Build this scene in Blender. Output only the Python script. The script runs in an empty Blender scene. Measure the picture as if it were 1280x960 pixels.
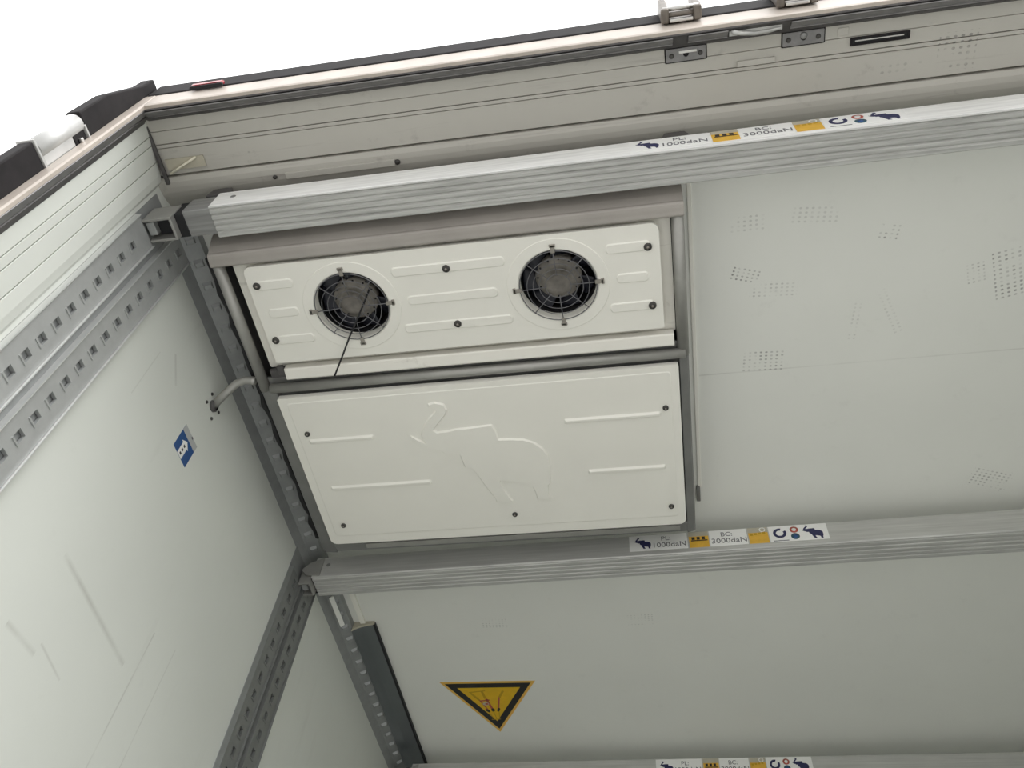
import bpy, bmesh, math, random
from mathutils import Vector, Matrix
random.seed(7)
S = bpy.context.scene
COL = S.collection
PI = math.pi

# ------------------------------------------------------------------ camera, sky, exposure
cam_d = bpy.data.cameras.new('camera'); cam = bpy.data.objects.new('camera', cam_d); COL.objects.link(cam)
cam_d.sensor_width = 36.0; cam_d.lens = 29.78; cam_d.clip_start = 0.02
right = Vector((0.985967, 0.151312, 0.070524)); down = Vector((-0.083631, 0.813315, -0.575782)); fwd = Vector((-0.144481, 0.561804, 0.814556))
m = Matrix.Identity(4)
for i in range(3):
    m[i][0] = right[i]; m[i][1] = -down[i]; m[i][2] = -fwd[i]
m.translation = Vector((0.0, -0.55, 0.63))
cam.matrix_world = m
S.camera = cam

world = bpy.data.worlds.new('overcast_sky'); S.world = world; world.use_nodes = True
wn = world.node_tree.nodes; wl = world.node_tree.links; wn.clear()
w_out = wn.new('ShaderNodeOutputWorld'); w_bg = wn.new('ShaderNodeBackground')
w_tc = wn.new('ShaderNodeTexCoord'); w_sep = wn.new('ShaderNodeSeparateXYZ'); w_ramp = wn.new('ShaderNodeValToRGB')
w_ramp.color_ramp.elements[0].position = 0.0; w_ramp.color_ramp.elements[0].color = (0.72, 0.73, 0.74, 1)
w_ramp.color_ramp.elements[1].position = 1.0; w_ramp.color_ramp.elements[1].color = (1.0, 1.0, 1.0, 1)
wl.new(w_tc.outputs['Generated'], w_sep.inputs[0]); wl.new(w_sep.outputs['Z'], w_ramp.inputs[0])
wl.new(w_ramp.outputs[0], w_bg.inputs[0]); wl.new(w_bg.outputs[0], w_out.inputs[0])
w_bg.inputs[1].default_value = 2.25
# brighter patch of overcast behind and to the right: a very soft sun
sun_d = bpy.data.lights.new('veiled_sun', 'SUN'); sun_d.energy = 2.1; sun_d.angle = math.radians(45); sun_d.color = (1.0, 0.985, 0.96)
sun = bpy.data.objects.new('veiled_sun', sun_d); COL.objects.link(sun)
sun.rotation_euler = Vector((0.55, -0.50, 0.65)).to_track_quat('Z', 'Y').to_euler()
S.view_settings.view_transform = 'Standard'
S.view_settings.look = 'None'
S.view_settings.exposure = -0.08
S.view_settings.gamma = 1.0
S.view_settings.use_curve_mapping = False
S.cycles.max_bounces = 10
S.cycles.diffuse_bounces = 8
S.cycles.use_denoising = True

# ------------------------------------------------------------------ helpers
class MB:
    """collects shapes given in world coordinates; build() links them as one mesh object"""
    def __init__(self): self.bm = bmesh.new()
    def face(self, pts, smooth=False):
        f = self.bm.faces.new([self.bm.verts.new(p) for p in pts]); f.smooth = smooth; return f
    def box(self, x0, x1, y0, y1, z0, z1):
        v = [self.bm.verts.new((x, y, z)) for x in (x0, x1) for y in (y0, y1) for z in (z0, z1)]
        for q in ((0,1,3,2),(4,6,7,5),(0,4,5,1),(2,3,7,6),(0,2,6,4),(1,5,7,3)): self.bm.faces.new([v[i] for i in q])
        return self
    def obox(self, c, ax, ay, az, sx, sy, sz):
        c = Vector(c); ax = Vector(ax).normalized(); ay = Vector(ay).normalized(); az = Vector(az).normalized()
        v = [self.bm.verts.new(c + ax*i*sx/2 + ay*j*sy/2 + az*k*sz/2) for i in (-1,1) for j in (-1,1) for k in (-1,1)]
        for q in ((0,1,3,2),(4,6,7,5),(0,4,5,1),(2,3,7,6),(0,2,6,4),(1,5,7,3)): self.bm.faces.new([v[i] for i in q])
        return self
    def prism(self, poly, axis, a0, a1, smooth=False):
        def P(p, a):
            if axis == 'x': return (a, p[0], p[1])
            if axis == 'y': return (p[0], a, p[1])
            return (p[0], p[1], a)
        A = [self.bm.verts.new(P(p, a0)) for p in poly]; B_ = [self.bm.verts.new(P(p, a1)) for p in poly]
        n = len(poly)
        for i in range(n):
            f = self.bm.faces.new([A[i], A[(i+1) % n], B_[(i+1) % n], B_[i]]); f.smooth = smooth
        self.bm.faces.new(A[::-1]); self.bm.faces.new(B_)
        return self
    def sheet(self, prof, axis, a0, a1, t=0.0, smooth=True):
        """open profile swept along an axis"""
        def P(p, a):
            if axis == 'x': return (a, p[0], p[1])
            if axis == 'y': return (p[0], a, p[1])
            return (p[0], p[1], a)
        A = [self.bm.verts.new(P(p, a0)) for p in prof]; B_ = [self.bm.verts.new(P(p, a1)) for p in prof]
        for i in range(len(prof)-1):
            f = self.bm.faces.new([A[i], A[i+1], B_[i+1], B_[i]]); f.smooth = smooth
        return self
    def tube(self, pts, r, n=10, cap=True, closed=False):
        pts = [Vector(p) for p in pts]; rings = []; prev = None
        N = len(pts)
        for i, p in enumerate(pts):
            if closed: t = (pts[(i+1) % N]-pts[i-1]).normalized()
            else: t = (pts[min(i+1, N-1)]-pts[max(i-1, 0)]).normalized()
            u = (prev - t*prev.dot(t)) if prev else t.orthogonal()
            if u.length < 1e-6: u = t.orthogonal()
            u.normalize(); prev = u; w = t.cross(u)
            rr = r[i] if isinstance(r, (list, tuple)) else r
            rings.append([self.bm.verts.new(p + u*rr*math.cos(2*PI*k/n) + w*rr*math.sin(2*PI*k/n)) for k in range(n)])
        for i in range(N if closed else N-1):
            a, b = rings[i], rings[(i+1) % N]
            for k in range(n):
                f = self.bm.faces.new([a[k], a[(k+1) % n], b[(k+1) % n], b[k]]); f.smooth = True
        if cap and not closed:
            self.bm.faces.new(rings[0][::-1]); self.bm.faces.new(rings[-1])
        return self
    def lathe(self, prof, c, n=48, axis=(0,0,1), smooth=True):
        """profile of (radius, height) about an axis through c"""
        c = Vector(c); az = Vector(axis).normalized(); ax = az.orthogonal().normalized(); ay = az.cross(ax); rings = []
        for r, h in prof:
            if r < 1e-6: rings.append([self.bm.verts.new(c + az*h)])
            else: rings.append([self.bm.verts.new(c + az*h + ax*r*math.cos(2*PI*k/n) + ay*r*math.sin(2*PI*k/n)) for k in range(n)])
        for a, b in zip(rings, rings[1:]):
            for k in range(n):
                if len(a) == 1 and len(b) == 1: continue
                if len(a) == 1: q = [a[0], b[k], b[(k+1) % n]]
                elif len(b) == 1: q = [a[k], b[0], a[(k+1) % n]]
                else: q = [a[k], b[k], b[(k+1) % n], a[(k+1) % n]]
                f = self.bm.faces.new(q); f.smooth = smooth
        return self
    def fill(self, loops, z0, z1, inset=0.0, raise_z=None):
        """plate with holes: loops of (x, y), first is the outline; extruded from z0 to z1"""
        b = self.bm; edges = []
        for lp in loops:
            vs = [b.verts.new((p[0], p[1], z0)) for p in lp]
            for i in range(len(vs)): edges.append(b.edges.new((vs[i], vs[(i+1) % len(vs)])))
        r = bmesh.ops.triangle_fill(b, use_beauty=True, use_dissolve=False, edges=edges)
        faces = [g for g in r['geom'] if isinstance(g, bmesh.types.BMFace)]
        ex = bmesh.ops.extrude_face_region(b, geom=faces)
        vs = [g for g in ex['geom'] if isinstance(g, bmesh.types.BMVert)]
        bmesh.ops.translate(b, verts=vs, vec=(0, 0, z1-z0))
        return self
    def boss(self, poly, z0, z1, inset):
        """raised flat-topped boss with sloping edges: poly at z0, inset poly at z1 (plan x, y)"""
        P = [Vector((p[0], p[1])) for p in poly]; n = len(P)
        area = sum(P[i].x*P[(i+1) % n].y - P[(i+1) % n].x*P[i].y for i in range(n))
        sg = 1 if area > 0 else -1; Q = []
        for i in range(n):
            e0 = (P[i]-P[i-1]).normalized(); e1 = (P[(i+1) % n]-P[i]).normalized()
            n0 = Vector((-e0.y, e0.x))*sg; n1 = Vector((-e1.y, e1.x))*sg
            d = n0+n1
            d = n0 if d.length < 0.3 else d/max(d.length_squared/2, 0.5)
            Q.append(P[i]+d*inset)
        A = [self.bm.verts.new((p.x, p.y, z0)) for p in P]; B_ = [self.bm.verts.new((p.x, p.y, z1)) for p in Q]
        for i in range(n):
            f = self.bm.faces.new([A[i], A[(i+1) % n], B_[(i+1) % n], B_[i]])
        ed = [self.bm.edges.get((B_[i], B_[(i+1) % n])) for i in range(n)]
        bmesh.ops.triangle_fill(self.bm, use_beauty=True, use_dissolve=False, edges=ed)
        return self
    def build(self, name, mat, parent=None, org=None, bevel=0.0, seg=2, solid=0.0, recalc=True, loc=None):
        if recalc: bmesh.ops.recalc_face_normals(self.bm, faces=self.bm.faces)
        if org is None and parent is not None: org = ORG.get(parent.name, Vector((0, 0, 0)))
        if org is not None: bmesh.ops.translate(self.bm, verts=self.bm.verts, vec=-Vector(org))
        me = bpy.data.meshes.new(name); self.bm.to_mesh(me); self.bm.free()
        o = bpy.data.objects.new(name, me); COL.objects.link(o)
        if mat: me.materials.append(mat)
        if parent is not None:
            o.parent = parent; ORG[o.name] = Vector(org)
        else:
            if org is not None: o.location = org; ORG[o.name] = Vector(org)
        if solid: md = o.modifiers.new('solid', 'SOLIDIFY'); md.thickness = solid; md.offset = 0
        if bevel:
            md = o.modifiers.new('bevel', 'BEVEL'); md.width = bevel; md.segments = seg; md.limit_method = 'ANGLE'; md.angle_limit = 0.6
        return o
ORG = {}
def thing(name, label, cat, loc, group=None):
    o = bpy.data.objects.new(name, None); COL.objects.link(o); o.location = loc; o.empty_display_size = 0.05
    o['label'] = label; o['category'] = cat
    if group: o['group'] = group
    ORG[o.name] = Vector(loc)
    return o
def tag(o, label, cat, group=None):
    o['label'] = label; o['category'] = cat
    if group: o['group'] = group
    return o
def struct(o): o['kind'] = 'structure'; return o
def circle(cx, cy, r, n=48): return [(cx+r*math.cos(2*PI*k/n), cy+r*math.sin(2*PI*k/n)) for k in range(n)]
def rrect(x0, x1, y0, y1, r, n=5):
    rs = r if isinstance(r, (list, tuple)) else (r,)*4
    out = []
    for (cx, cy, a0, rr) in ((x1-rs[0], y1-rs[0], 0, rs[0]), (x0+rs[1], y1-rs[1], 90, rs[1]), (x0+rs[2], y0+rs[2], 180, rs[2]), (x1-rs[3], y0+rs[3], 270, rs[3])):
        for k in range(n+1):
            a = math.radians(a0+90*k/n); out.append((cx+rr*math.cos(a), cy+rr*math.sin(a)))
    return out

# ------------------------------------------------------------------ materials
def nodes_of(name):
    mt = bpy.data.materials.new(name); mt.use_nodes = True
    nt = mt.node_tree; return mt, nt, nt.nodes['Principled BSDF']
def math_node(nt, op, a, b=None, c=None):
    n = nt.nodes.new('ShaderNodeMath'); n.operation = op
    for i, v in enumerate((a, b, c)):
        if v is None: continue
        if isinstance(v, (int, float)): n.inputs[i].default_value = v
        else: nt.links.new(v, n.inputs[i])
    return n.outputs[0]
def mix_col(nt, fac, a, b):
    n = nt.nodes.new('ShaderNodeMix'); n.data_type = 'RGBA'
    if isinstance(fac, (int, float)): n.inputs[0].default_value = fac
    else: nt.links.new(fac, n.inputs[0])
    for i, v in ((6, a), (7, b)):
        if isinstance(v, tuple): n.inputs[i].default_value = (*v[:3], 1)
        else: nt.links.new(v, n.inputs[i])
    return n.outputs[2]
def noise(nt, scale, detail=4, stretch=(1, 1, 1), coord='Object', rough=0.55):
    tc = nt.nodes.new('ShaderNodeTexCoord'); mp = nt.nodes.new('ShaderNodeMapping'); nz = nt.nodes.new('ShaderNodeTexNoise')
    mp.inputs['Scale'].default_value = stretch
    nt.links.new(tc.outputs[coord], mp.inputs[0]); nt.links.new(mp.outputs[0], nz.inputs['Vector'])
    nz.inputs['Scale'].default_value = scale; nz.inputs['Detail'].default_value = detail; nz.inputs['Roughness'].default_value = rough
    return nz.outputs['Fac']
def ramp(nt, fac, p0, p1):
    n = nt.nodes.new('ShaderNodeMapRange'); n.inputs[1].default_value = p0; n.inputs[2].default_value = p1
    nt.links.new(fac, n.inputs[0]); return n.outputs[0]
def bump(nt, bs, h, strength=0.1, dist=0.01):
    n = nt.nodes.new('ShaderNodeBump'); n.inputs['Strength'].default_value = strength; n.inputs['Distance'].default_value = dist
    nt.links.new(h, n.inputs['Height']); nt.links.new(n.outputs[0], bs.inputs['Normal'])
def plain(name, col, rough=0.5, metal=0.0, var=0.0, scale=8, stretch=(1, 1, 1), bmp=0.0, spec=0.5):
    mt, nt, bs = nodes_of(name)
    bs.inputs['Roughness'].default_value = rough; bs.inputs['Metallic'].default_value = metal
    bs.inputs['Specular IOR Level'].default_value = spec
    if var:
        f = noise(nt, scale, 5, stretch); f = ramp(nt, f, 0.3, 0.7)
        c = mix_col(nt, f, tuple(x*(1-var) for x in col), tuple(min(1, x*(1+var)) for x in col))
        nt.links.new(c, bs.inputs['Base Color'])
        if bmp: bump(nt, bs, f, bmp)
    else:
        bs.inputs['Base Color'].default_value = (*col, 1)
    return mt
def dots_patch(nt, x, y, cx, cy, w, h, rot, pitch, strength):
    ca, sa = math.cos(rot), math.sin(rot)
    dx = math_node(nt, 'SUBTRACT', x, cx); dy = math_node(nt, 'SUBTRACT', y, cy)
    u = math_node(nt, 'ADD', math_node(nt, 'MULTIPLY', dx, ca), math_node(nt, 'MULTIPLY', dy, sa))
    v = math_node(nt, 'SUBTRACT', math_node(nt, 'MULTIPLY', dy, ca), math_node(nt, 'MULTIPLY', dx, sa))
    inx = math_node(nt, 'LESS_THAN', math_node(nt, 'ABSOLUTE', u), w/2); iny = math_node(nt, 'LESS_THAN', math_node(nt, 'ABSOLUTE', v), h/2)
    fu = math_node(nt, 'SUBTRACT', math_node(nt, 'FRACT', math_node(nt, 'DIVIDE', u, pitch)), 0.5)
    fv = math_node(nt, 'SUBTRACT', math_node(nt, 'FRACT', math_node(nt, 'DIVIDE', v, pitch*0.8)), 0.5)
    d = math_node(nt, 'SQRT', math_node(nt, 'ADD', math_node(nt, 'MULTIPLY', fu, fu), math_node(nt, 'MULTIPLY', fv, fv)))
    m_ = math_node(nt, 'MULTIPLY', math_node(nt, 'MULTIPLY', inx, iny), math_node(nt, 'LESS_THAN', d, 0.24))
    return math_node(nt, 'MULTIPLY', m_, strength)
def scuffed(name, col, rough, patches, dirt=0.05, dirt_col=(0.3, 0.29, 0.26), streak=None, seam=None):
    mt, nt, bs = nodes_of(name)
    tc = nt.nodes.new('ShaderNodeTexCoord'); sp = nt.nodes.new('ShaderNodeSeparateXYZ'); nt.links.new(tc.outputs['Object'], sp.inputs[0])
    x, y = sp.outputs['X'], sp.outputs['Y']
    big = ramp(nt, noise(nt, 1.6, 6), 0.25, 0.75)
    c = mix_col(nt, big, tuple(k*0.965 for k in col), tuple(min(1, k*1.03) for k in col))
    fine = ramp(nt, noise(nt, 14, 8, (1, 1, 1), rough=0.7), 0.60, 0.82)
    c = mix_col(nt, math_node(nt, 'MULTIPLY', fine, dirt), c, dirt_col)
    if streak:
        s_ = ramp(nt, noise(nt, streak[0], 5, streak[1], rough=0.65), 0.60, 0.75)
        c = mix_col(nt, math_node(nt, 'MULTIPLY', s_, streak[2]), c, dirt_col)
    if seam:
        ln = math_node(nt, 'LESS_THAN', math_node(nt, 'ABSOLUTE', math_node(nt, 'SUBTRACT', y, seam[0])), 0.0022)
        ln = math_node(nt, 'MULTIPLY', math_node(nt, 'MULTIPLY', ln, math_node(nt, 'GREATER_THAN', x, seam[1])), ramp(nt, noise(nt, 3.0, 3), 0.3, 0.8))
        c = mix_col(nt, math_node(nt, 'MULTIPLY', ln, seam[2]), c, dirt_col)
    if patches:
        brk = ramp(nt, noise(nt, 22, 3), 0.38, 0.6); tot = None
        for p in patches:
            d = dots_patch(nt, x, y, *p); tot = d if tot is None else math_node(nt, 'MAXIMUM', tot, d)
        c = mix_col(nt, math_node(nt, 'MULTIPLY', tot, brk), c, (0.10, 0.095, 0.09))
    nt.links.new(c, bs.inputs['Base Color']); bs.inputs['Roughness'].default_value = rough
    bump(nt, bs, noise(nt, 5, 3), 0.03, 0.01)
    return mt
M = {}
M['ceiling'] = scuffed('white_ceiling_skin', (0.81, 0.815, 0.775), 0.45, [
    (0.325, 0.626, 0.075, 0.05, 0.3, 0.0140, 0.75), (0.402, 0.681, 0.13, 0.055, 0.06, 0.0150, 0.28), (0.33, 0.47, 0.10, 0.05, 0.0, 0.016, 0.25),
    (0.505, 0.466, 0.13, 0.05, 0.1, 0.016, 0.22), (0.699, 0.538, 0.05, 0.05, 0.2, 0.0150, 0.65), (0.937, 0.689, 0.045, 0.06, -0.2, 0.0140, 0.45),
    (1.027, 0.70, 0.085, 0.15, -0.22, 0.0165, 0.6), (0.377, 0.92, 0.115, 0.075, 0.05, 0.0155, 0.55), (0.63, 0.81, 0.02, 0.12, 0.1, 0.016, 0.22),
    (0.72, 0.78, 0.04, 0.17, -0.4, 0.016, 0.2), (1.09, 1.45, 0.13, 0.08, 0.35, 0.0150, 0.5), (-0.62, 2.04, 0.11, 0.06, 0.05, 0.013, 0.28), (-0.06, 2.06, 0.11, 0.06, 0.0, 0.013, 0.28)], dirt=0.12, seam=(0.953, 0.19, 0.5))
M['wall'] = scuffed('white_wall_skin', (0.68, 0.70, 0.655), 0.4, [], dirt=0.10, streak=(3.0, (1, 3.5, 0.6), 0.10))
def wall_scratches():
    nt = M['wall'].node_tree; bs = nt.nodes['Principled BSDF']
    tc = nt.nodes.new('ShaderNodeTexCoord'); sp = nt.nodes.new('ShaderNodeSeparateXYZ'); nt.links.new(tc.outputs['Object'], sp.inputs[0])
    y, z = sp.outputs['Y'], sp.outputs['Z']; tot = None
    for (y0, z0, y1, z1, w, k) in WS_LINES:
        dy, dz = y1-y0, z1-z0; L = math.hypot(dy, dz); ty, tz = dy/L, dz/L
        a = math_node(nt, 'SUBTRACT', y, y0); c = math_node(nt, 'SUBTRACT', z, z0)
        u = math_node(nt, 'ADD', math_node(nt, 'MULTIPLY', a, ty), math_node(nt, 'MULTIPLY', c, tz))
        v = math_node(nt, 'ABSOLUTE', math_node(nt, 'SUBTRACT', math_node(nt, 'MULTIPLY', a, tz), math_node(nt, 'MULTIPLY', c, ty)))
        m_ = math_node(nt, 'MULTIPLY', math_node(nt, 'MULTIPLY', math_node(nt, 'GREATER_THAN', u, 0.0), math_node(nt, 'LESS_THAN', u, L)), math_node(nt, 'SMOOTH_MIN', math_node(nt, 'MAXIMUM', math_node(nt, 'SUBTRACT', 1.0, math_node(nt, 'DIVIDE', v, w)), 0.0), 1.0, 0.0))
        m_ = math_node(nt, 'MULTIPLY', m_, k); tot = m_ if tot is None else math_node(nt, 'MAXIMUM', tot, m_)
    src = bs.inputs['Base Color'].links[0].from_socket
    br = ramp(nt, noise(nt, 9, 4), 0.25, 0.6)
    nt.links.new(mix_col(nt, math_node(nt, 'MULTIPLY', tot, br), src, (0.27, 0.26, 0.23)), bs.inputs['Base Color'])
WS_LINES = [(1.006, 1.93, 1.006, 0.3, 0.0035, 0.4), (1.112, 1.96, 1.112, 0.3, 0.003, 0.3), (0.62, 1.828, 0.957, 1.80, 0.011, 0.38), (0.595, 1.627, 0.70, 1.634, 0.010, 0.35), (0.50, 2.44, 0.505, 2.26, 0.003, 0.25), (0.545, 2.50, 0.61, 2.44, 0.008, 0.3), (0.70, 1.66, 0.80, 1.645, 0.005, 0.3)]
wall_scratches()
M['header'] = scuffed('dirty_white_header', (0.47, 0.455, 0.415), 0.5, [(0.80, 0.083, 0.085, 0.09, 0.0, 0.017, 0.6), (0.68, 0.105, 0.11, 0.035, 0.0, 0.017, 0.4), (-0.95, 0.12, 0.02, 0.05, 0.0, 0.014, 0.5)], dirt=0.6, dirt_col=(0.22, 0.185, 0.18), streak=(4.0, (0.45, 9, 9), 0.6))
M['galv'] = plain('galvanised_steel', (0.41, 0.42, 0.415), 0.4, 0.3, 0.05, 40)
M['galv_dull'] = plain('dull_dark_galvanised_steel', (0.22, 0.228, 0.222), 0.45, 0.3, 0.06, 40)  # shade on the further rail painted in as darker steel
M['galv_bright'] = plain('polished_galvanised_edge', (0.66, 0.67, 0.66), 0.32, 0.5, 0.05, 40)  # sky highlight on the near rail's lips painted as lighter steel
M['galv_dark'] = plain('dull_galvanised_steel', (0.31, 0.32, 0.32), 0.5, 0.3, 0.08, 30)
M['alu'] = plain('brushed_aluminium', (0.86, 0.86, 0.84), 0.42, 0.15, 0.14, 7, (0.6, 14, 14))  # sky brightness on the nearest beam's front painted into the colour
M['alu_dull'] = plain('dull_aluminium', (0.52, 0.52, 0.50), 0.45, 0.3, 0.12, 7, (0.6, 14, 14))  # same aluminium for the shaded beams, without the painted sky light
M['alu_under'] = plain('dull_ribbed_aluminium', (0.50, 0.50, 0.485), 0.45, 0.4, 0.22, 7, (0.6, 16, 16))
M['alu_dirty'] = plain('scuffed_aluminium', (0.30, 0.30, 0.295), 0.5, 0.45, 0.2, 9, (0.6, 12, 12))
M['rubber'] = plain('black_rubber', (0.016, 0.014, 0.015), 0.75, 0, 0.3, 20, spec=0.25)
M['seal'] = plain('dark_grey_door_seal', (0.07, 0.066, 0.066), 0.55, 0, 0.25, 25)
M['steel_frame'] = plain('grey_brown_painted_steel', (0.48, 0.425, 0.375), 0.38, 0, 0.12, 12)
M['panel'] = plain('white_powder_coat', (0.86, 0.845, 0.785), 0.45, 0, 0.02, 3)
M['panel_dirty'] = scuffed('stained_white_powder_coat', (0.83, 0.81, 0.75), 0.5, [], dirt=0.5, dirt_col=(0.2, 0.17, 0.13), streak=(6.0, (0.7, 5, 5), 0.35))
M['cowl'] = plain('warm_grey_plastic', (0.36, 0.335, 0.31), 0.5, 0, 0.08, 6)
M['frame'] = plain('grey_metal_frame', (0.22, 0.22, 0.215), 0.42, 0.3, 0.1, 12)
M['frame_light'] = plain('light_grey_metal_frame', (0.36, 0.355, 0.335), 0.38, 0.4, 0.1, 12)
M['dark'] = plain('black_interior', (0.012, 0.012, 0.014), 0.7)
M['blade'] = plain('dark_blue_black_blade', (0.016, 0.017, 0.026), 0.5)
M['motor'] = plain('dusty_grey_motor', (0.20, 0.185, 0.165), 0.6, 0.1, 0.25, 40)
M['wire'] = plain('grey_wire_guard', (0.16, 0.16, 0.17), 0.5, 0.4)
M['clip'] = plain('grey_guard_clip', (0.30, 0.28, 0.25), 0.5, 0.3)
M['screw'] = plain('dark_screw', (0.06, 0.057, 0.053), 0.45, 0.3)
M['screw_core'] = plain('worn_screw_core', (0.30, 0.27, 0.24), 0.4, 0.4)
M['duct'] = plain('blue_grey_cover', (0.17, 0.185, 0.195), 0.28, 0.5, 0.06, 4)
M['label_white'] = plain('white_label_film', (0.84, 0.84, 0.82), 0.4)
M['label_orange'] = plain('orange_label_film', (0.72, 0.42, 0.045), 0.45, 0, 0.1, 40)
M['navy'] = plain('navy_print', (0.02, 0.022, 0.085), 0.5)
M['print'] = plain('grey_print', (0.13, 0.13, 0.14), 0.5)
M['black_print'] = plain('black_print', (0.015, 0.015, 0.017), 0.5)
M['red_print'] = plain('faded_red_print', (0.45, 0.10, 0.07), 0.5)
M['teal_print'] = plain('teal_print', (0.03, 0.10, 0.14), 0.5)
M['blue'] = plain('blue_sticker_film', (0.016, 0.075, 0.24), 0.45, 0, 0.05, 30)
M['grey_film'] = plain('grey_sticker_film', (0.42, 0.43, 0.43), 0.5)
M['yellow'] = plain('yellow_sticker_film', (0.75, 0.46, 0.012), 0.45, 0, 0.06, 30)
M['yellow_pale'] = plain('pale_orange_sticker_edge', (0.78, 0.47, 0.09), 0.5)
M['amber_print'] = plain('amber_print', (0.50, 0.30, 0.01), 0.5)
M['tape'] = plain('yellowed_tape', (0.46, 0.43, 0.345), 0.5, 0, 0.08, 20)
M['tie'] = plain('cream_cable_tie', (0.80, 0.76, 0.62), 0.45)
M['red_lens'] = plain('red_lamp_lens', (0.35, 0.02, 0.03), 0.15)
M['white_plastic'] = plain('white_plastic', (0.82, 0.82, 0.79), 0.4)
M['hinge'] = plain('pale_grey_hinge', (0.55, 0.55, 0.54), 0.4, 0.2, 0.15, 10)
M['bronze'] = plain('worn_cast_steel', (0.17, 0.15, 0.13), 0.4, 0.5, 0.25, 30)
M['steel'] = plain('bright_worn_steel', (0.62, 0.61, 0.59), 0.28, 0.9, 0.1, 20)
M['zinc'] = plain('grey_zinc_plate', (0.22, 0.215, 0.215), 0.45, 0.4, 0.15, 40)
M['asphalt'] = plain('wet_asphalt', (0.43, 0.425, 0.41), 0.6, 0, 0.15, 3)
M['floor'] = plain('grey_aluminium_floor', (0.78, 0.78, 0.76), 0.5, 0.1, 0.1, 6)
M['black_edge'] = plain('black_rubber_edge', (0.01, 0.01, 0.014), 0.6)  # black for the shadow gap along the pipe cover

# ------------------------------------------------------------------ the trailer body
XW, ZC = 1.235, 2.77
XR_ = 1.56
YF, YB = -0.02, 6.5
struct(MB().box(-30, 30, -40, 30, -1.45, -1.25).build('ground', M['asphalt']))
struct(MB().box(-XW-.06, XR_+.06, -0.04, YB+.06, -0.12, 0.0).build('floor', M['floor']))
struct(MB().box(-XW-.07, XR_+.07, 0.20, YB+.07, ZC, ZC+0.09).build('ceiling', M['ceiling']))
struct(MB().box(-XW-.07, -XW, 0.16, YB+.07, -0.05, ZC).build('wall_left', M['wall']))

struct(MB().box(XR_, XR_+.07, 0.16, YB+.07, -0.05, ZC).build('wall_right', M['wall']))
struct(MB().box(-XW, XR_, YB, YB+.07, 0, ZC).build('wall_front', M['wall']))

# rear header: outer face, seal seat, stepped soffit, cove to the ceiling
hp = [(-0.060, 2.86), (-0.060, 2.712), (-0.058, 2.706), (-0.054, 2.705), (-0.030, 2.738), (-0.016, 2.748), (0.017, 2.7485), (0.0172, 2.753), (0.0184, 2.753), (0.0186, 2.7488),
      (0.052, 2.751), (0.0522, 2.760), (0.0540, 2.760), (0.0542, 2.750), (0.0625, 2.7505), (0.0627, 2.760), (0.0645, 2.760), (0.0647, 2.7535), (0.132, 2.757), (0.1375, 2.757), (0.138, 2.774), (0.1425, 2.774), (0.143, 2.753),
      (0.156, 2.7485), (0.170, 2.748), (0.185, 2.750), (0.20, 2.755), (0.215, 2.762), (0.23, 2.7699), (0.23, 2.86)]
struct(MB().prism(hp, 'x', -XW-.07, XR_+.07).build('wall_rear', M['header'], bevel=0.001))
# side posts of the rear frame: outer strip, then the inner lining with grooves
def post(sgn, nm):
    pp = [(-1.30, -0.060), (-1.168, -0.060), (-1.165, -0.058), (-1.165, -0.054), (-1.188, -0.030), (-1.199, -0.016), (-1.2025, 0.0262), (-1.210, 0.0264), (-1.210, 0.0284), (-1.203, 0.0286),
          (-1.2065, 0.0490), (-1.214, 0.0492), (-1.214, 0.0514), (-1.207, 0.0516), (-1.214, 0.0955), (-1.222, 0.0957), (-1.222, 0.0980), (-1.2145, 0.0982), (-1.218, 0.13), (-1.224, 0.15), (-1.235, 0.161), (-1.30, 0.161)]
    pp = [((XR_-XW-x) if sgn > 0 else x, y) for x, y in pp]
    return struct(MB().prism(pp, 'z', -0.05, 2.752).build(nm, M['wall'], bevel=0.001))
post(-1, 'trim_1'); post(1, 'trim_2')
# painted steel strips framing the opening on the outside
struct(MB().prism([(-0.063, 2.787), (-0.063, 2.711), (-0.061, 2.7045), (-0.052, 2.7045), (-0.052, 2.71), (-0.0602, 2.714), (-0.0602, 2.787)], 'x', -1.165, XR_-.07).build('trim_3', M['steel_frame'], bevel=0.001))
for k, f_ in ((4, lambda x: x), (5, lambda x: XR_-XW-x)):
    struct(MB().prism([(f_(x_), y_) for x_, y_ in ((-1.197, -0.0635), (-1.168, -0.0635), (-1.1635, -0.061), (-1.1635, -0.052), (-1.167, -0.052), (-1.169, -0.0602), (-1.197, -0.0602))], 'z', 0.0, 2.787).build('trim_%d' % k, M['steel_frame'], bevel=0.001))
for k, f_ in ((9, lambda x: x), (10, lambda x: XR_-XW-x)):
    struct(MB().prism([(f_(x_), y_) for x_, y_ in ((-1.183, -0.0305), (-1.181, -0.0275), (-1.187, -0.0215), (-1.1970, -0.0105), (-1.1990, -0.0135), (-1.189, -0.0285))], 'z', 0.0, 2.735).build('trim_%d' % k, M['seal']))
for k, f_ in ((11, lambda x: x), (12, lambda x: XR_-XW-x)):
    struct(MB().prism([(f_(x_), y_) for x_, y_ in ((-1.1665, -0.0535), (-1.1645, -0.0500), (-1.180, -0.0315), (-1.183, -0.0335))], 'z', 0.0, 2.725).build('trim_%d' % k, M['zinc']))
struct(MB().box(0.300, 0.388, 0.038, 0.0515, 2.744, 2.752).build('trim_13', M['header'], bevel=0.0015))
struct(MB().box(0.528, 0.552, -0.006, 0.012, 2.7455, 2.7500).build('trim_14', M['header'], bevel=0.0015))
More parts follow.
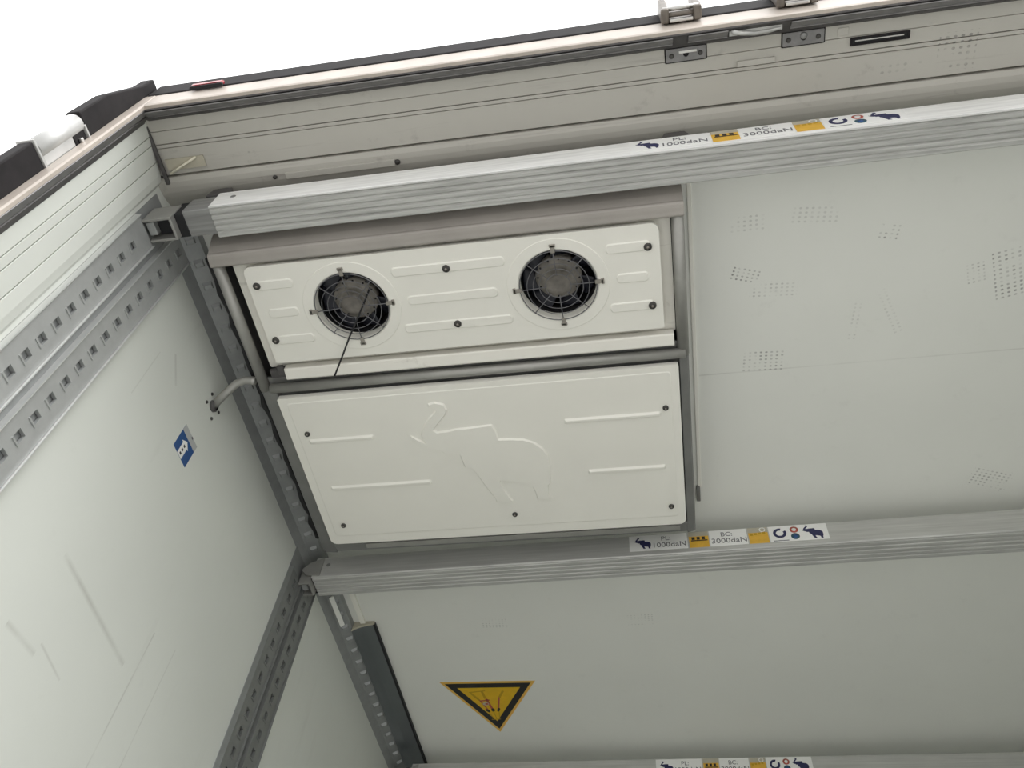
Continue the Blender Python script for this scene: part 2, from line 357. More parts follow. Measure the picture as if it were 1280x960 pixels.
# perforated steel angle along the corner of left wall and ceiling
def corner_angle():
    b = MB(); w0 = Vector((-1.235, 0, 2.686)); a = Vector((-1.221, 0, 2.722)); c = Vector((-1.178, 0, 2.742)); d = (c-a).normalized(); nrm = Vector((d.z, 0, -d.x))
    L = (c-a).length
    y = 0.30; Y1 = 6.4; pitch = 0.0722; hw = 0.012; s0, s1 = L*0.22, L*0.78
    def P(s, yy, h=0): return a + d*s + nrm*h + Vector((0, yy, 0))
    def quad(sa, sb, ya, yb): b.face([P(sa, ya), P(sb, ya), P(sb, yb), P(sa, yb)])
    quad(0, s0, y, Y1); quad(s1, L, y, Y1)
    b.face([w0+Vector((0, y, 0)), a+Vector((0, y, 0)), a+Vector((0, Y1, 0)), w0+Vector((0, Y1, 0))])
    yc = y + 0.02; prev = y
    while yc < Y1-0.05:
        quad(s0, s1, prev, yc-hw)
        # pressed-out nose beside each slot
        top = [P(s0+.003, yc-hw+.008, 0.008), P(s1-.003, yc-hw+.008, 0.008), P(s1-.003, yc+hw-.004, 0.008), P(s0+.003, yc+hw-.004, 0.008)]
        bot = [P(s0, yc-hw), P(s1, yc-hw), P(s1, yc+hw), P(s0, yc+hw)]
        b.face(top)
        for i in range(4): b.face([bot[i], bot[(i+1) % 4], top[(i+1) % 4], top[i]])
        prev = yc+hw; yc += pitch
    quad(s0, s1, prev, Y1)
    b.face([P(L, y), P(L, Y1), P(L, Y1)+Vector((0.0, 0, 0.03)), P(L, y)+Vector((0.0, 0, 0.03))])
    return b
struct(corner_angle().build('trim_6', M['galv_dark'], recalc=False))
# white edging strip on the ceiling right of the evaporator, and the dark seam strip in the header corner
struct(MB().box(0.173, 0.185, 0.236, 1.40, ZC-0.006, ZC+0.001).build('trim_7', M['panel'], bevel=0.002))
struct(MB().box(-1.210, -1.199, 0.0, 0.16, 2.742, 2.752).build('trim_8', M['seal'], bevel=0.003))

# ------------------------------------------------------------------ evaporator under the ceiling
EV = thing('evaporator_unit', 'flat white and grey evaporator with two round fans, in the ceiling corner', 'cooling unit', (-0.475, 0.85, ZC))
XL, XR, Y0, Y1 = -1.10, 0.150, 0.262, 1.445
ZP = 2.600
F = [(-0.745, 0.509), (-0.180, 0.508)]
b = MB()
b.box(XL, XL+.006, 0.346, Y1, 2.624, ZC); b.box(XR-.006, XR, 0.346, Y1, 2.624, ZC)
b.box(XL+.006, XR-.006, Y1-.006, Y1, 2.62, ZC); b.box(XL+.006, XR-.006, 0.346, 0.350, 2.66, ZC); b.box(XL+.006, XR-.006, 0.350, Y1-.006, ZC-.012, ZC-.006)
# recessed bottom pan round the service panel
b.box(XL+.006, XR-.006, 0.728, Y1-.006, 2.622, 2.628)
# sloped side cheeks
b.prism([(XL, 2.618), (XL+.004, 2.612), (XL+.05, 2.606), (XL+.056, 2.624), (XL, 2.626)], 'y', 0.765, Y1)
b.prism([(XR, 2.618), (XR-.004, 2.612), (XR-.026, 2.606), (XR-.03, 2.624), (XR, 2.626)], 'y', 0.765, Y1)
b.prism([(1.395, 2.624), (1.398, 2.606), (1.402, 2.604), (Y1-.003, 2.609), (Y1, 2.614), (Y1, 2.626)], 'x', XL+.05, XR-.026)
b.build('housing', M['frame'], EV)
MB().box(-0.94, 0.10, 1.408, 1.428, 2.6, 2.607).build('bright_strip', M['frame_light'], EV, bevel=0.0015)
for x0, nm in ((XL+.016, 'side_rail'), (XR-.014, 'side_rail')):
    b = MB(); b.prism([(x0+.016*math.cos(t*PI/8), 2.617+.016*math.sin(t*PI/8)) for t in range(16)], 'y', 0.345, 0.765, smooth=True)
    b.build(nm, M['frame_light'], EV)
tag(MB().tube([(-1.1180+.003*math.sin(k*1.7)+.002*math.sin(k*3.1), 0.34+.0355*k, 2.645) for k in range(31)], [.0100+.002*math.sin(k*2.3) for k in range(31)], 8).build('foam_strip', M['dark'], org=(-1.1115, 0.87, 2.645)), 'thin wavy black foam strip between the evaporator and the corner angle', 'foam strip')
# rounded front cowl
cp = [(0.276, 2.74), (0.280, 2.71), (0.290, 2.665), (0.302, 2.632), (0.313, 2.612), (0.3135, 2.6045), (0.318, 2.6005), (0.327, 2.5990), (0.336, 2.5985), (0.346, 2.597), (0.351, 2.600), (0.352, 2.622), (0.350, 2.64), (0.345, 2.74)]
MB().prism(cp, 'x', XL+.003, XR+.002).build('front_cowl', M['cowl'], EV, bevel=0.002)
# white backing frame with the two fan openings
fr = MB(); fr.fill([rrect(-1.053, 0.119, 0.350, 0.700, 0.006)] + [circle(x, y, 0.118)[::-1] for x, y in F], 2.634, 2.640)
fr.build('backing_frame', M['panel_dirty'], EV)
# fan panel with pressed ribs
fp = MB(); fp.fill([rrect(-1.014, 0.088, 0.3605, 0.668, (0.006, 0.006, 0.022, 0.022))] + [circle(x, y, 0.120, 64)[::-1] for x, y in F], ZP, ZP+.012)
def stadium(x0, x1, yc, w, sk=0.0):
    r = w/2; out = []
    for k in range(7):
        a = -PI/2 + PI*k/6; out.append((x1-r*.7+r*.7*math.cos(a), yc+r*math.sin(a)))
    for k in range(7):
        a = PI/2 + PI*k/6; out.append((x0+r*.7+r*.7*math.cos(a), yc+r*math.sin(a)))
    return out
for x0, x1, yc in ((-1.0, -0.885, 0.418), (-0.985, -0.895, 0.505), (-0.99, -0.875, 0.592), (-0.615, -0.308, 0.420), (-0.590, -0.340, 0.508), (-0.617, -0.312, 0.594), (-0.05, 0.066, 0.419), (-0.028, 0.058, 0.506), (-0.052, 0.066, 0.592)):
    fp.boss(stadium(x0, x1, yc, 0.030), ZP+.0005, ZP-.0032, 0.0035)
fpo = fp.build('fan_panel', M['panel'], EV, bevel=0.0012)
def screw(x, y, z, parent, r=0.0105):
    o = MB().lathe([(0, -.006), (r*.45, -.006), (r*.55, -.0045), (r*.8, -.006), (r, -.003), (r, 0.003), (0, 0.003)], (x, y, z), 16).build('screw', M['screw'], parent)
    MB().lathe([(0, -.0066), (r*.34, -.0066), (r*.34, -.003), (0, -.003)], (x, y, z), 12).build('screw_core', M['screw_core'], o)
    return o
for x, y in ((-0.988, 0.416), (-0.990, 0.590), (-0.465, 0.423), (-0.466, 0.592), (0.058, 0.422), (0.060, 0.593)): screw(x, y, ZP-.003, EV)
# fans
for fi, (x, y) in enumerate(F):
    sh = MB().lathe([(0.136, -.0004), (0.1345, -.0020), (0.1070, -.0022), (0.1035, 0.0005), (0.1015, 0.005), (0.1015, 0.032), (0.106, 0.032), (0.119, 0.006), (0.136, 0.001), (0.136, -.0004)], (x, y, ZP), 72, smooth=False).build('fan_shroud', M['panel'], EV)
    MB().lathe([(0.1015, 0.0322), (0.1015, 0.088), (0.106, 0.088), (0.106, 0.0322), (0.1015, 0.0322)], (x, y, ZP), 48).build('fan_duct', M['dark'], EV)
    rot = MB().lathe([(0, 0.060), (0.012, 0.058), (0.016, 0.050), (0.030, 0.046), (0.034, 0.040), (0.046, 0.038), (0.050, 0.043), (0.060, 0.044), (0.063, 0.050), (0.063, 0.085), (0, 0.085)], (x, y, ZP+.001), 40).build('fan_motor', M['motor'], EV)
    for k in range(12):
        a = 2*PI*k/12 + .1
        MB().lathe([(0, -.001), (0.003, -.001), (0.003, 0.003), (0, 0.003)], (x+.0555*math.cos(a), y+.0555*math.sin(a), ZP+.0445), 8).build('flange_bolt', M['dark'], rot)
    fb = MB()
    for k in range(7):
        a0 = 2*PI*k/7; pr = []
        for i in range(6):
            r_ = 0.060 + 0.038*i/5
            for j in range(5):
                a = a0 + (j/4)*0.72 + 0.12*(i/5); zz = ZP+.045 + .028*(j/4)
                pr.append(fb.bm.verts.new((x+r_*math.cos(a), y+r_*math.sin(a), zz)))
        for i in range(5):
            for j in range(4):
                f_ = fb.bm.faces.new([pr[i*5+j], pr[i*5+j+1], pr[(i+1)*5+j+1], pr[(i+1)*5+j]]); f_.smooth = True
    fb.build('fan_blades', M['blade'], rot, solid=0.0025, recalc=False)
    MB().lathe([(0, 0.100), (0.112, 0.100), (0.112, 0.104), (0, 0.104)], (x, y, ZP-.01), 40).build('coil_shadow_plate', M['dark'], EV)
    g = MB(); zg = ZP-.004
    for r_, zz in ((0.034, 0.006), (0.050, 0.005), (0.066, 0.003), (0.082, 0.001)):
        g.tube([(x+r_*math.cos(2*PI*k/40), y+r_*math.sin(2*PI*k/40), zg+zz-.004) for k in range(40)], 0.0011, 6, closed=True)
    g.tube([(x+.102*math.cos(2*PI*k/56), y+.102*math.sin(2*PI*k/56), zg) for k in range(56)], 0.0014, 6, closed=True)
    for k in range(8):
        a = 2*PI*k/8 - 0.02
        g.tube([(x+r_*math.cos(a), y+r_*math.sin(a), zz) for r_, zz in ((0.030, zg+.003), (0.066, zg-.001), (0.103, zg-.001))], 0.0013, 6)
    gu = g.build('fan_guard', M['wire'], EV)
    for k in range(4):
        a = PI/2*k - 0.02; ca, sa = math.cos(a), math.sin(a)
        c = MB().obox((x+.108*ca, y+.108*sa, zg-.0005), (ca, sa, 0), (-sa, ca, 0), (0, 0, 1), 0.022, 0.011, 0.004)
        c.obox((x+.117*ca, y+.117*sa, zg+.0005), (ca, sa, 0), (-sa, ca, 0), (0, 0, 1), 0.008, 0.016, 0.006)
        c.build('guard_clip', M['clip'], gu, bevel=0.001)
# thin black wire poking out of the left fan
MB().tube([(-0.690, 0.470, 2.625), (-0.712, 0.505, 2.606), (-0.745, 0.555, 2.593), (-0.772, 0.594, 2.588), (-0.80, 0.64, 2.575), (-0.838, 0.70, 2.558)], 0.0026, 8).build('loose_wire', M['black_print'], EV)
# drip lip, cross bar
lp = [(0.690, 2.626), (0.690, 2.603), (0.693, 2.600), (0.722, 2.596), (0.727, 2.599), (0.727, 2.626)]
MB().prism(lp, 'x', -1.000, 0.112).build('drip_lip', M['panel_dirty'], EV, bevel=0.001)
MB().box(-1.048, -1.003, 0.695, 0.722, 2.606, 2.62).box(-1.022, -1.002, 0.680, 0.712, 2.602, 2.612).build('foam_plug', M['seal'], EV, bevel=0.003)
b = MB(); b.prism([(0.757+.0145*math.cos(t*PI/8), 2.606+.0145*math.sin(t*PI/8)) for t in range(16)], 'x', -1.062, 0.140, smooth=True)
b.build('cross_bar', M['frame_light'], EV)
# service panel with embossed ribs and elephant
sp = MB(); ZS = 2.586
sp.fill([rrect(-1.047, 0.119, 0.783, 1.387, (0.022, 0.022, 0.005, 0.005))], ZS, ZS+.018)
border = rrect(-1.024, 0.098, 0.800, 1.352, 0.012)
sp.boss(border, ZS+.0003, ZS-.0014, 0.004)
ZB = ZS-.0014
for x0, x1, yc in ((-0.995, -0.790, 0.948), (-0.980, -0.652, 1.140), (-0.216, 0.064, 0.945), (-0.166, 0.068, 1.144)):
    sp.boss(rrect(x0, x1, yc-.0095, yc+.0095, 0.006), ZB+.0003, ZB-.0055, 0.006)
ELE = [(-0.602, 0.841), (-0.581, 0.836), (-0.554, 0.846), (-0.548, 0.869), (-0.558, 0.888), (-0.579, 0.909), (-0.602, 0.938), (-0.595, 0.945), (-0.561, 0.944), (-0.539, 0.939), (-0.498, 0.938), (-0.456, 0.935), (-0.427, 0.934), (-0.419, 0.956), (-0.416, 0.990), (-0.382, 0.992), (-0.342, 0.997), (-0.311, 1.013), (-0.29, 1.036), (-0.277, 1.064), (-0.274, 1.097), (-0.279, 1.135), (-0.282, 1.174), (-0.291, 1.187), (-0.294, 1.218), (-0.289, 1.242), (-0.334, 1.243), (-0.337, 1.214), (-0.342, 1.188), (-0.359, 1.175), (-0.388, 1.164), (-0.436, 1.155), (-0.43, 1.189), (-0.418, 1.222), (-0.408, 1.242), (-0.465, 1.241), (-0.466, 1.223), (-0.488, 1.172), (-0.508, 1.114), (-0.518, 1.096), (-0.538, 1.089), (-0.541, 1.067), (-0.544, 1.042), (-0.558, 1.037), (-0.588, 1.038), (-0.597, 1.018), (-0.626, 1.012), (-0.656, 0.993), (-0.672, 0.971), (-0.679, 0.951), (-0.659, 0.967), (-0.636, 0.987), (-0.646, 0.965), (-0.646, 0.947), (-0.635, 0.924), (-0.614, 0.895), (-0.585, 0.867), (-0.592, 0.860), (-0.603, 0.853)]
sp.boss(ELE, ZB+.0003, ZB-.0052, 0.0040)
spo = sp.build('service_panel', M['panel'], EV, bevel=0.0012)
for x, y in ((-0.992, 0.917), (-0.983, 1.301), (-0.414, 1.299), (0.077, 0.924), (0.076, 1.306)): screw(x, y, ZB-.0005, EV, 0.0085)

# drain pipe from the evaporator to the left wall
DP = thing('drain_pipe', 'short bent grey drain pipe from the evaporator corner to the left wall', 'pipe', (-1.235, 0.772, 2.562))
MB().tube([(-1.1015, 0.728, 2.609), (-1.112, 0.725, 2.610), (-1.135, 0.722, 2.611), (-1.160, 0.727, 2.604), (-1.19, 0.744, 2.589), (-1.2345, 0.771, 2.562)], [0.0125, 0.0125, 0.012, 0.012, 0.012, 0.012], 12).build('tube', M['frame_light'], DP)
MB().lathe([(0.0135, 0), (0.018, 0), (0.018, 0.008), (0.0135, 0.012)], (-1.235, 0.771, 2.562), 20, (1, 0, 0)).build('collar', M['seal'], DP)
for dy, dz in ((-.028, .022), (.034, .014), (.022, -.032), (-.03, -.02)):
    MB().lathe([(0, .004), (0.0045, .003), (0.0055, 0), (0, 0)], (-1.235, 0.771+dy, 2.562+dz), 10, (1, 0, 0)).build('screw', M['screw'], DP)

# ------------------------------------------------------------------ wall rails
def rail(yc, ztop1, ztop2, label, steel='galv'):
    R_ = thing('load_rail', label, 'rail', (-XW, yc, 0.25), 'perforated wall rails')
    z0 = 0.25; W = 0.108; xf = -XW+.013
    b = MB(); b.box(-XW, -XW+.0022, yc-W, yc+W, z0, max(ztop1, ztop2)); b.build('back_plate', M['galv_dark'], R_)
    for (ya, yb, hc, zt) in ((yc-W, yc-.010, yc-.056, ztop1), (yc+.010, yc+W, yc+.056, ztop2)):
        b = MB(); hw = 0.0105; hh = 0.014; pitch = 0.0625; lip = 0.008
        def q(y0_, y1_, za, zb, x=xf): b.face([(x, y0_, za), (x, y1_, za), (x, y1_, zb), (x, y0_, zb)])
        q(ya+lip, hc-hw, z0, zt); q(hc+hw, yb-lip, z0, zt)
        zc = 2.502 - pitch*int((2.502-z0-.03)/pitch); prev = z0
        while zc + hh < zt-.01:
            q(hc-hw, hc+hw, prev, zc-hh)
            xb = xf-.009
            for (A, B_) in (((hc-hw, zc-hh), (hc+hw, zc-hh)), ((hc+hw, zc-hh), (hc+hw, zc+hh)), ((hc+hw, zc+hh), (hc-hw, zc+hh)), ((hc-hw, zc+hh), (hc-hw, zc-hh))):
                b.face([(xf, A[0], A[1]), (xf, B_[0], B_[1]), (xb, B_[0], B_[1]), (xb, A[0], A[1])])
            # pressed lip under the hole
            b.box(xf, xf+.0022, hc-hw-.001, hc+hw+.003, zc-hh-.005, zc-hh)
            prev = zc+hh; zc += pitch
        q(hc-hw, hc+hw, prev, zt)
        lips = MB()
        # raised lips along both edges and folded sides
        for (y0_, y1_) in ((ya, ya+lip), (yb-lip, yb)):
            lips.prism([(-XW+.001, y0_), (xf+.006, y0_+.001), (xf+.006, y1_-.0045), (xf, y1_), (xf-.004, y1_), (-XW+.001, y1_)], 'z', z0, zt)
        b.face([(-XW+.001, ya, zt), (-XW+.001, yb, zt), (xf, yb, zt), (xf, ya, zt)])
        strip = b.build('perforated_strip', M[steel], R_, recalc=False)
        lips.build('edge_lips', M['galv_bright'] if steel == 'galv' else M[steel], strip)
    return R_
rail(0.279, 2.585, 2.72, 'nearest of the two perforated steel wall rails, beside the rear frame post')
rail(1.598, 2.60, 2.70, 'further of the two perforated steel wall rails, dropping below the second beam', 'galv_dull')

# ------------------------------------------------------------------ load beams
def norm_ele():
    xs = [p[0] for p in ELE]; ys = [p[1] for p in ELE]
    x0, x1, y0, y1 = min(xs), max(xs), min(ys), max(ys)
    return [((p[0]-x0)/(x1-x0), 1-(p[1]-y0)/(y1-y0)) for p in ELE]
NE = norm_ele()
def flat_poly(pts, y0, y1):
    """polygon in the x-z plane, thin along y"""
    b = MB(); vs = [b.bm.verts.new((p[0], y0, p[1])) for p in pts]
    ed = [b.bm.edges.new((vs[i], vs[(i+1) % len(vs)])) for i in range(len(vs))]
    r = bmesh.ops.triangle_fill(b.bm, use_beauty=True, use_dissolve=False, edges=ed)
    fs = [g for g in r['geom'] if isinstance(g, bmesh.types.BMFace)]
    ex = bmesh.ops.extrude_face_region(b.bm, geom=fs)
    bmesh.ops.translate(b.bm, verts=[g for g in ex['geom'] if isinstance(g, bmesh.types.BMVert)], vec=(0, y1-y0, 0))
    return b
def text_mesh(body, size, x, y, z, width=None):
    """built-in font outline as mesh, upright in the x-z plane facing -y, centred on (x, z)"""
    cu = bpy.data.curves.new('lettering', 'FONT'); cu.body = body; cu.size = size; cu.align_x = 'CENTER'; cu.align_y = 'CENTER'; cu.extrude = 0.0003; cu.resolution_u = 3
    t = bpy.data.objects.new('lettering', cu); COL.objects.link(t)
    dg = bpy.context.evaluated_depsgraph_get(); me = bpy.data.meshes.new_from_object(t.evaluated_get(dg))
    bpy.data.objects.remove(t)
    b = MB(); b.bm.from_mesh(me); bpy.data.meshes.remove(me)
    xs = [v.co.x for v in b.bm.verts]; sx = (width/(max(xs)-min(xs))) if width else 1.0
    for v in b.bm.verts: v.co = Vector((x+v.co.x*sx, y-v.co.z, z+v.co.y))
    return b
def beam(y0, depth, xl, xr, sx, label, arm=True, yaw=0.0, face='alu_dull'):
    """rectangular aluminium beam; local origin at the left lower front corner"""
    o = Vector((xl, y0, 2.600)); R_ = thing('load_beam', label, 'beam', o, 'load beams across the trailer')
    h = 0.094; zb = o.z; zt = zb+h; y1 = y0+depth
    prof = [(y0, zt-.004), (y0+.004, zt), (y1-.004, zt), (y1, zt-.004), (y1, zb+.004), (y1-.003, zb)]
    n = 5; wv = (depth-.010)/n
    for k in range(n):
        a = y1-.004-k*wv
        prof += [(a-.0015, zb+.0002), (a-wv+.0055, zb+.0002), (a-wv+.004, zb+.0035), (a-wv+.0015, zb+.0035)]
    prof += [(y0+.004, zb), (y0+.0005, zb+.003), (y0, zb+.006)]
    bt = MB().prism(prof, 'x', xl, xr).build('beam_tube', M[face], R_, bevel=0.0008)
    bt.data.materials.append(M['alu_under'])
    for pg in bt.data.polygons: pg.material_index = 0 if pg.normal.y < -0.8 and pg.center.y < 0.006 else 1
    yc = y0+depth/2
    if arm:
        MB().box(xl-.078, xl+.05, y0+.006, y1-.010, zb+.006, zt-.008).build('inner_arm', M['alu_dirty'], R_, bevel=0.003)
        xa = xl-.078
    else: xa = xl
    # dark throat and end fitting: open box that clips on the rail
    MB().box(max(xa-.030, -XW+.02), xa+.002, y0+.012, y1-.012, zb+.004, zt-.012).build('throat', M['dark'], R_, bevel=0.002)
    bx0, bx1 = -XW+.0135, max(xa-.022, -XW+.055)
    ya, yb_, t = y0+.008, y0+.072, .007
    e = MB(); z0, z1 = zb-.018, zb+.06
    e.box(bx0, bx1, ya, ya+t, z0, z1); e.box(bx0, bx1, yb_-t, yb_, z0, z1); e.box(bx1-t, bx1, ya+t, yb_-t, z0, z1); e.box(bx0, bx1-t, ya+t, yb_-t, z1-.012, z1)
    fit = e.build('end_fitting', M['frame_light'], R_, bevel=0.0015)
    MB().box(bx0, bx0+.022, ya+t+.006, yb_-t-.008, z0+.012, z1-.013).build('latch', M['galv'], fit, bevel=0.002)
    MB().box(bx0+.022, bx1-t-.001, ya+t+.001, yb_-t-.001, z0+.03, z1-.013).build('fitting_core', M['dark'], fit)  # black block stands for the shade inside the hollow fitting
    if not arm:
        MB().prism([(bx0+.002, zb+.036), (xl-.020, zb+.066), (xl+.03, zb+.088), (xl+.03, zb+.006), (xl-.02, zb+.012)], 'y', y0-.004, y0+.004).build('hook_plate', M['frame_light'], R_, bevel=0.001)
    # rivet holes on the front face near the end
    MB().lathe([(0, .0012), (.006, .0012), (.008, 0), (0, 0)], (xl+.05, y0, zb+.055), 14, (0, -1, 0)).build('rivet', M['frame'], R_)
    # labels
    W = 0.637; zl0, zl1 = zb+.020, zb+.089; yf = y0
    def lab(f0, f1, mat, nm='load_label'):
        return MB().box(sx+W*f0, sx+W*f1, yf-.0006, yf+.0002, zl0, zl1).build(nm, M[mat], R_)
    def emblem(f0, f1, par, mat='navy'):
        a, c = sx+W*f0, sx+W*f1; hh = (c-a)/1.0*0.92
        zc = (zl0+zl1)/2
        pts = [(a+(c-a)*u, zc-hh/2+hh*v) for u, v in NE]
        flat_poly(pts, yf-.0010, yf-.0005).build('elephant_emblem', M[mat], par)
    def txt(s, f, z, size, par, width, mat='print'):
        text_mesh(s, size, sx+W*f, yf-.0009, z, width).build('lettering', M[mat], par)
    l1 = lab(0, .30, 'label_white'); emblem(.025, .112, l1)
    txt('PL:', .19, zl1-.020, .026, l1, .030); txt('1000daN', .205, zl0+.021, .030, l1, .105)
    l2 = lab(.308, .408, 'label_orange', 'pictogram_label')
    MB().box(sx+W*.308, sx+W*.408, yf-.0009, yf-.0004, zl1-.020, zl1).build('label_band', M['tape'], l2)
    for k in range(3): MB().box(sx+W*(.322+.026*k), sx+W*(.338+.026*k), yf-.0011, yf-.0005, zl0+.034, zl0+.046).build('pallet_mark', M['black_print'], l2)
    MB().box(sx+W*.318, sx+W*.402, yf-.0011, yf-.0005, zl0+.028, zl0+.032).build('pallet_mark', M['black_print'], l2)
    l3 = lab(.413, .602, 'label_white')
    txt('BC:', .50, zl1-.020, .026, l3, .036); txt('3000daN', .51, zl0+.021, .030, l3, .112)
    l4 = lab(.609, .707, 'label_orange', 'pictogram_label')
    MB().box(sx+W*.609, sx+W*.707, yf-.0009, yf-.0004, zl1-.022, zl1).build('label_band', M['tape'], l4)
    MB().lathe([(.010, .0011), (.007, .0011), (.007, .0005), (.010, .0005), (.010, .0011)], (sx+W*.682, yf, zl1-.011), 16, (0, -1, 0)).build('pallet_mark', M['label_white'], l4)
    for k in range(4): MB().box(sx+W*(.617+.021*k), sx+W*(.631+.021*k), yf-.0011, yf-.0005, zl1-.034+.002*k, zl1-.026+.002*k).build('pallet_mark', M['amber_print'], l4)
    l5 = lab(.712, 1.0, 'label_white')
    cx, cz = sx+W*.765, (zl0+zl1)/2+.003; arc = []
    A0, A1 = math.radians(75), math.radians(390)
    for k in range(25): a = A0+(A1-A0)*k/24; arc.append((cx+.021*math.cos(a), cz+.021*math.sin(a)))
    for k in range(25): a = A1-(A1-A0)*k/24; arc.append((cx+.012*math.cos(a), cz+.012*math.sin(a)))
    flat_poly(arc, yf-.0010, yf-.0005).build('ring_emblem', M['navy'], l5)
    MB().box(cx-.024, cx+.024, yf-.0010, yf-.0005, zl0+.003, zl0+.006).build('fine_print', M['print'], l5)
    for zc_, mt_ in ((zl1-.020, 'red_print'), (zl0+.020, 'teal_print')):
        rd = MB().lathe([(0, .0010), (.0135, .0010), (.0135, .0004), (0, .0004)], (sx+W*.838, yf, zc_), 24, (0, -1, 0)).build('round_seal', M[mt_], l5)
        MB().lathe([(0, .0014), (.007, .0014), (.007, .0008), (0, .0008)], (sx+W*.838, yf, zc_), 18, (0, -1, 0)).build('seal_centre', M['label_white' if mt_ == 'red_print' else 'blue'], rd)
    emblem(.875, .975, l5)
    R_.rotation_euler = (0, 0, yaw)
    return R_
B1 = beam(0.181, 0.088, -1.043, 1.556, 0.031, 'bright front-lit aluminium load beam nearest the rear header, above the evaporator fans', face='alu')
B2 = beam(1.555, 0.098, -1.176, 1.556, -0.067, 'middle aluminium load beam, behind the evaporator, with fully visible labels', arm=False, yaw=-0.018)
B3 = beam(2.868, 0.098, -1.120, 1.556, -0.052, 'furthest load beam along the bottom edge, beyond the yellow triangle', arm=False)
# rubber pads standing on the nearest beam
for xc in (-1.050, 0.146):
    p = []
    for k in range(9): a = PI*k/8; p.append((xc+.036*math.cos(a)*(1.0 if abs(math.cos(a)) > .99 else .98), 2.690+.045*min(1, 1.35*math.sin(a))))
    MB().prism(p, 'y', 0.184, 0.196).build('rubber_pad', M['seal'], B1, bevel=0.002)

# ------------------------------------------------------------------ pipe cover along the ceiling corner behind the evaporator
DC = thing('pipe_cover', 'dark blue-grey cove cover with black edge along the ceiling corner, behind the second beam', 'cover', (-1.14, 2.006, ZC))
prof = [(-1.179, 2.728), (-1.172, 2.734), (-1.16, 2.7405), (-1.145, 2.7465), (-1.13, 2.7505), (-1.112, 2.7540), (-1.098, 2.756)]
outer = prof + [(-1.098, 2.7685), (-1.179, 2.7685)]
MB().prism(outer, 'y', 2.006, 6.4).build('cover_shell', M['duct'], DC)
MB().box(-1.098, -1.089, 2.004, 6.4, 2.7535, 2.7695).build('edge_strip', M['black_edge'], DC, bevel=0.002)  # black strip drawn in place of the shadow gap under the ceiling
MB().prism([(p[0], p[1]-.0005) for p in prof] + [(-1.092, 2.7565), (-1.092, 2.7695), (-1.174, 2.7695)], 'y', 1.998, 2.006).build('end_cap', M['tape'], DC, bevel=0.001)
MB().box(-1.148, -1.128, 1.66, 1.998, 2.758, 2.7695).build('fixing_flange', M['panel'], DC, bevel=0.001)
tag(MB().obox((-1.199, 1.872, 2.7165), (0, 1, 0), (.726, 0, .688), (.688, 0, -.726), 0.165, 0.018, 0.005).build('white_tag', M['white_plastic'], org=(-1.199, 1.872, 2.7165), bevel=0.001), 'narrow white plastic strip on the corner angle just below the second beam', 'strip')

# ------------------------------------------------------------------ stickers
WS = thing('wall_sticker', 'blue sticker with white arrow and grey top band on the left wall', 'sticker', (-XW, 0.76, 2.365))
MB().box(-XW, -XW+.0008, 0.719, 0.800, 2.320, 2.4085).build('sticker_film', M['blue'], WS)
MB().box(-XW+.0006, -XW+.0012, 0.719, 0.800, 2.3855, 2.4085).build('top_band', M['grey_film'], WS)
MB().box(-XW+.0008, -XW+.0015, 0.762, 0.77, 2.402, 2.4085).build('top_mark', M['print'], WS)
def wall_poly(pts, x0, x1):
    return MB().prism(pts, 'x', x0, x1)
arrow = wall_poly([(0.744, 2.320), (0.744, 2.362), (0.736, 2.362), (0.757, 2.378), (0.777, 2.362), (0.770, 2.362), (0.770, 2.320)], -XW+.0006, -XW+.0013).build('white_arrow', M['label_white'], WS)
for k in range(3): MB().box(-XW+.0011, -XW+.0017, 0.752, 0.760, 2.326+.014*k, 2.333+.014*k).build('arrow_mark', M['black_print'], arrow)

TS = thing('warning_triangle', 'yellow triangular warning sticker with black border on the ceiling', 'sticker', (-0.711, 2.52, ZC))
T = [Vector((-0.913, 2.400)), Vector((-0.511, 2.410)), Vector((-0.713, 2.762))]
cen = (T[0]+T[1]+T[2])/3
def tri(s): return [tuple(cen+(p-cen)*s) for p in T]
MB().prism(tri(1.0), 'z', ZC-.0008, ZC+.0002).build('sticker_edge', M['yellow_pale'], TS)
MB().prism(tri(0.90), 'z', ZC-.0012, ZC-.0006).build('black_border', M['black_print'], TS)
MB().prism(tri(0.66), 'z', ZC-.0016, ZC-.001).build('yellow_field', M['yellow'], TS)
def fpoly(pts, mat, nm, z=ZC-.0020):
    MB().fill([pts], z, z+.0006).build(nm, M[mat], TS)
def blob(cx, cy, rx, ry, rot=0, n=14):
    return [(cx+rx*math.cos(2*PI*k/n)*math.cos(rot)-ry*math.sin(2*PI*k/n)*math.sin(rot), cy+rx*math.cos(2*PI*k/n)*math.sin(rot)+ry*math.sin(2*PI*k/n)*math.cos(rot)) for k in range(n)]
def lineq(p, q, w):
    p = Vector(p); q = Vector(q); d = (q-p).normalized(); n_ = Vector((-d.y, d.x))*w/2
    return [tuple(p+n_), tuple(q+n_), tuple(q-n_), tuple(p-n_)]
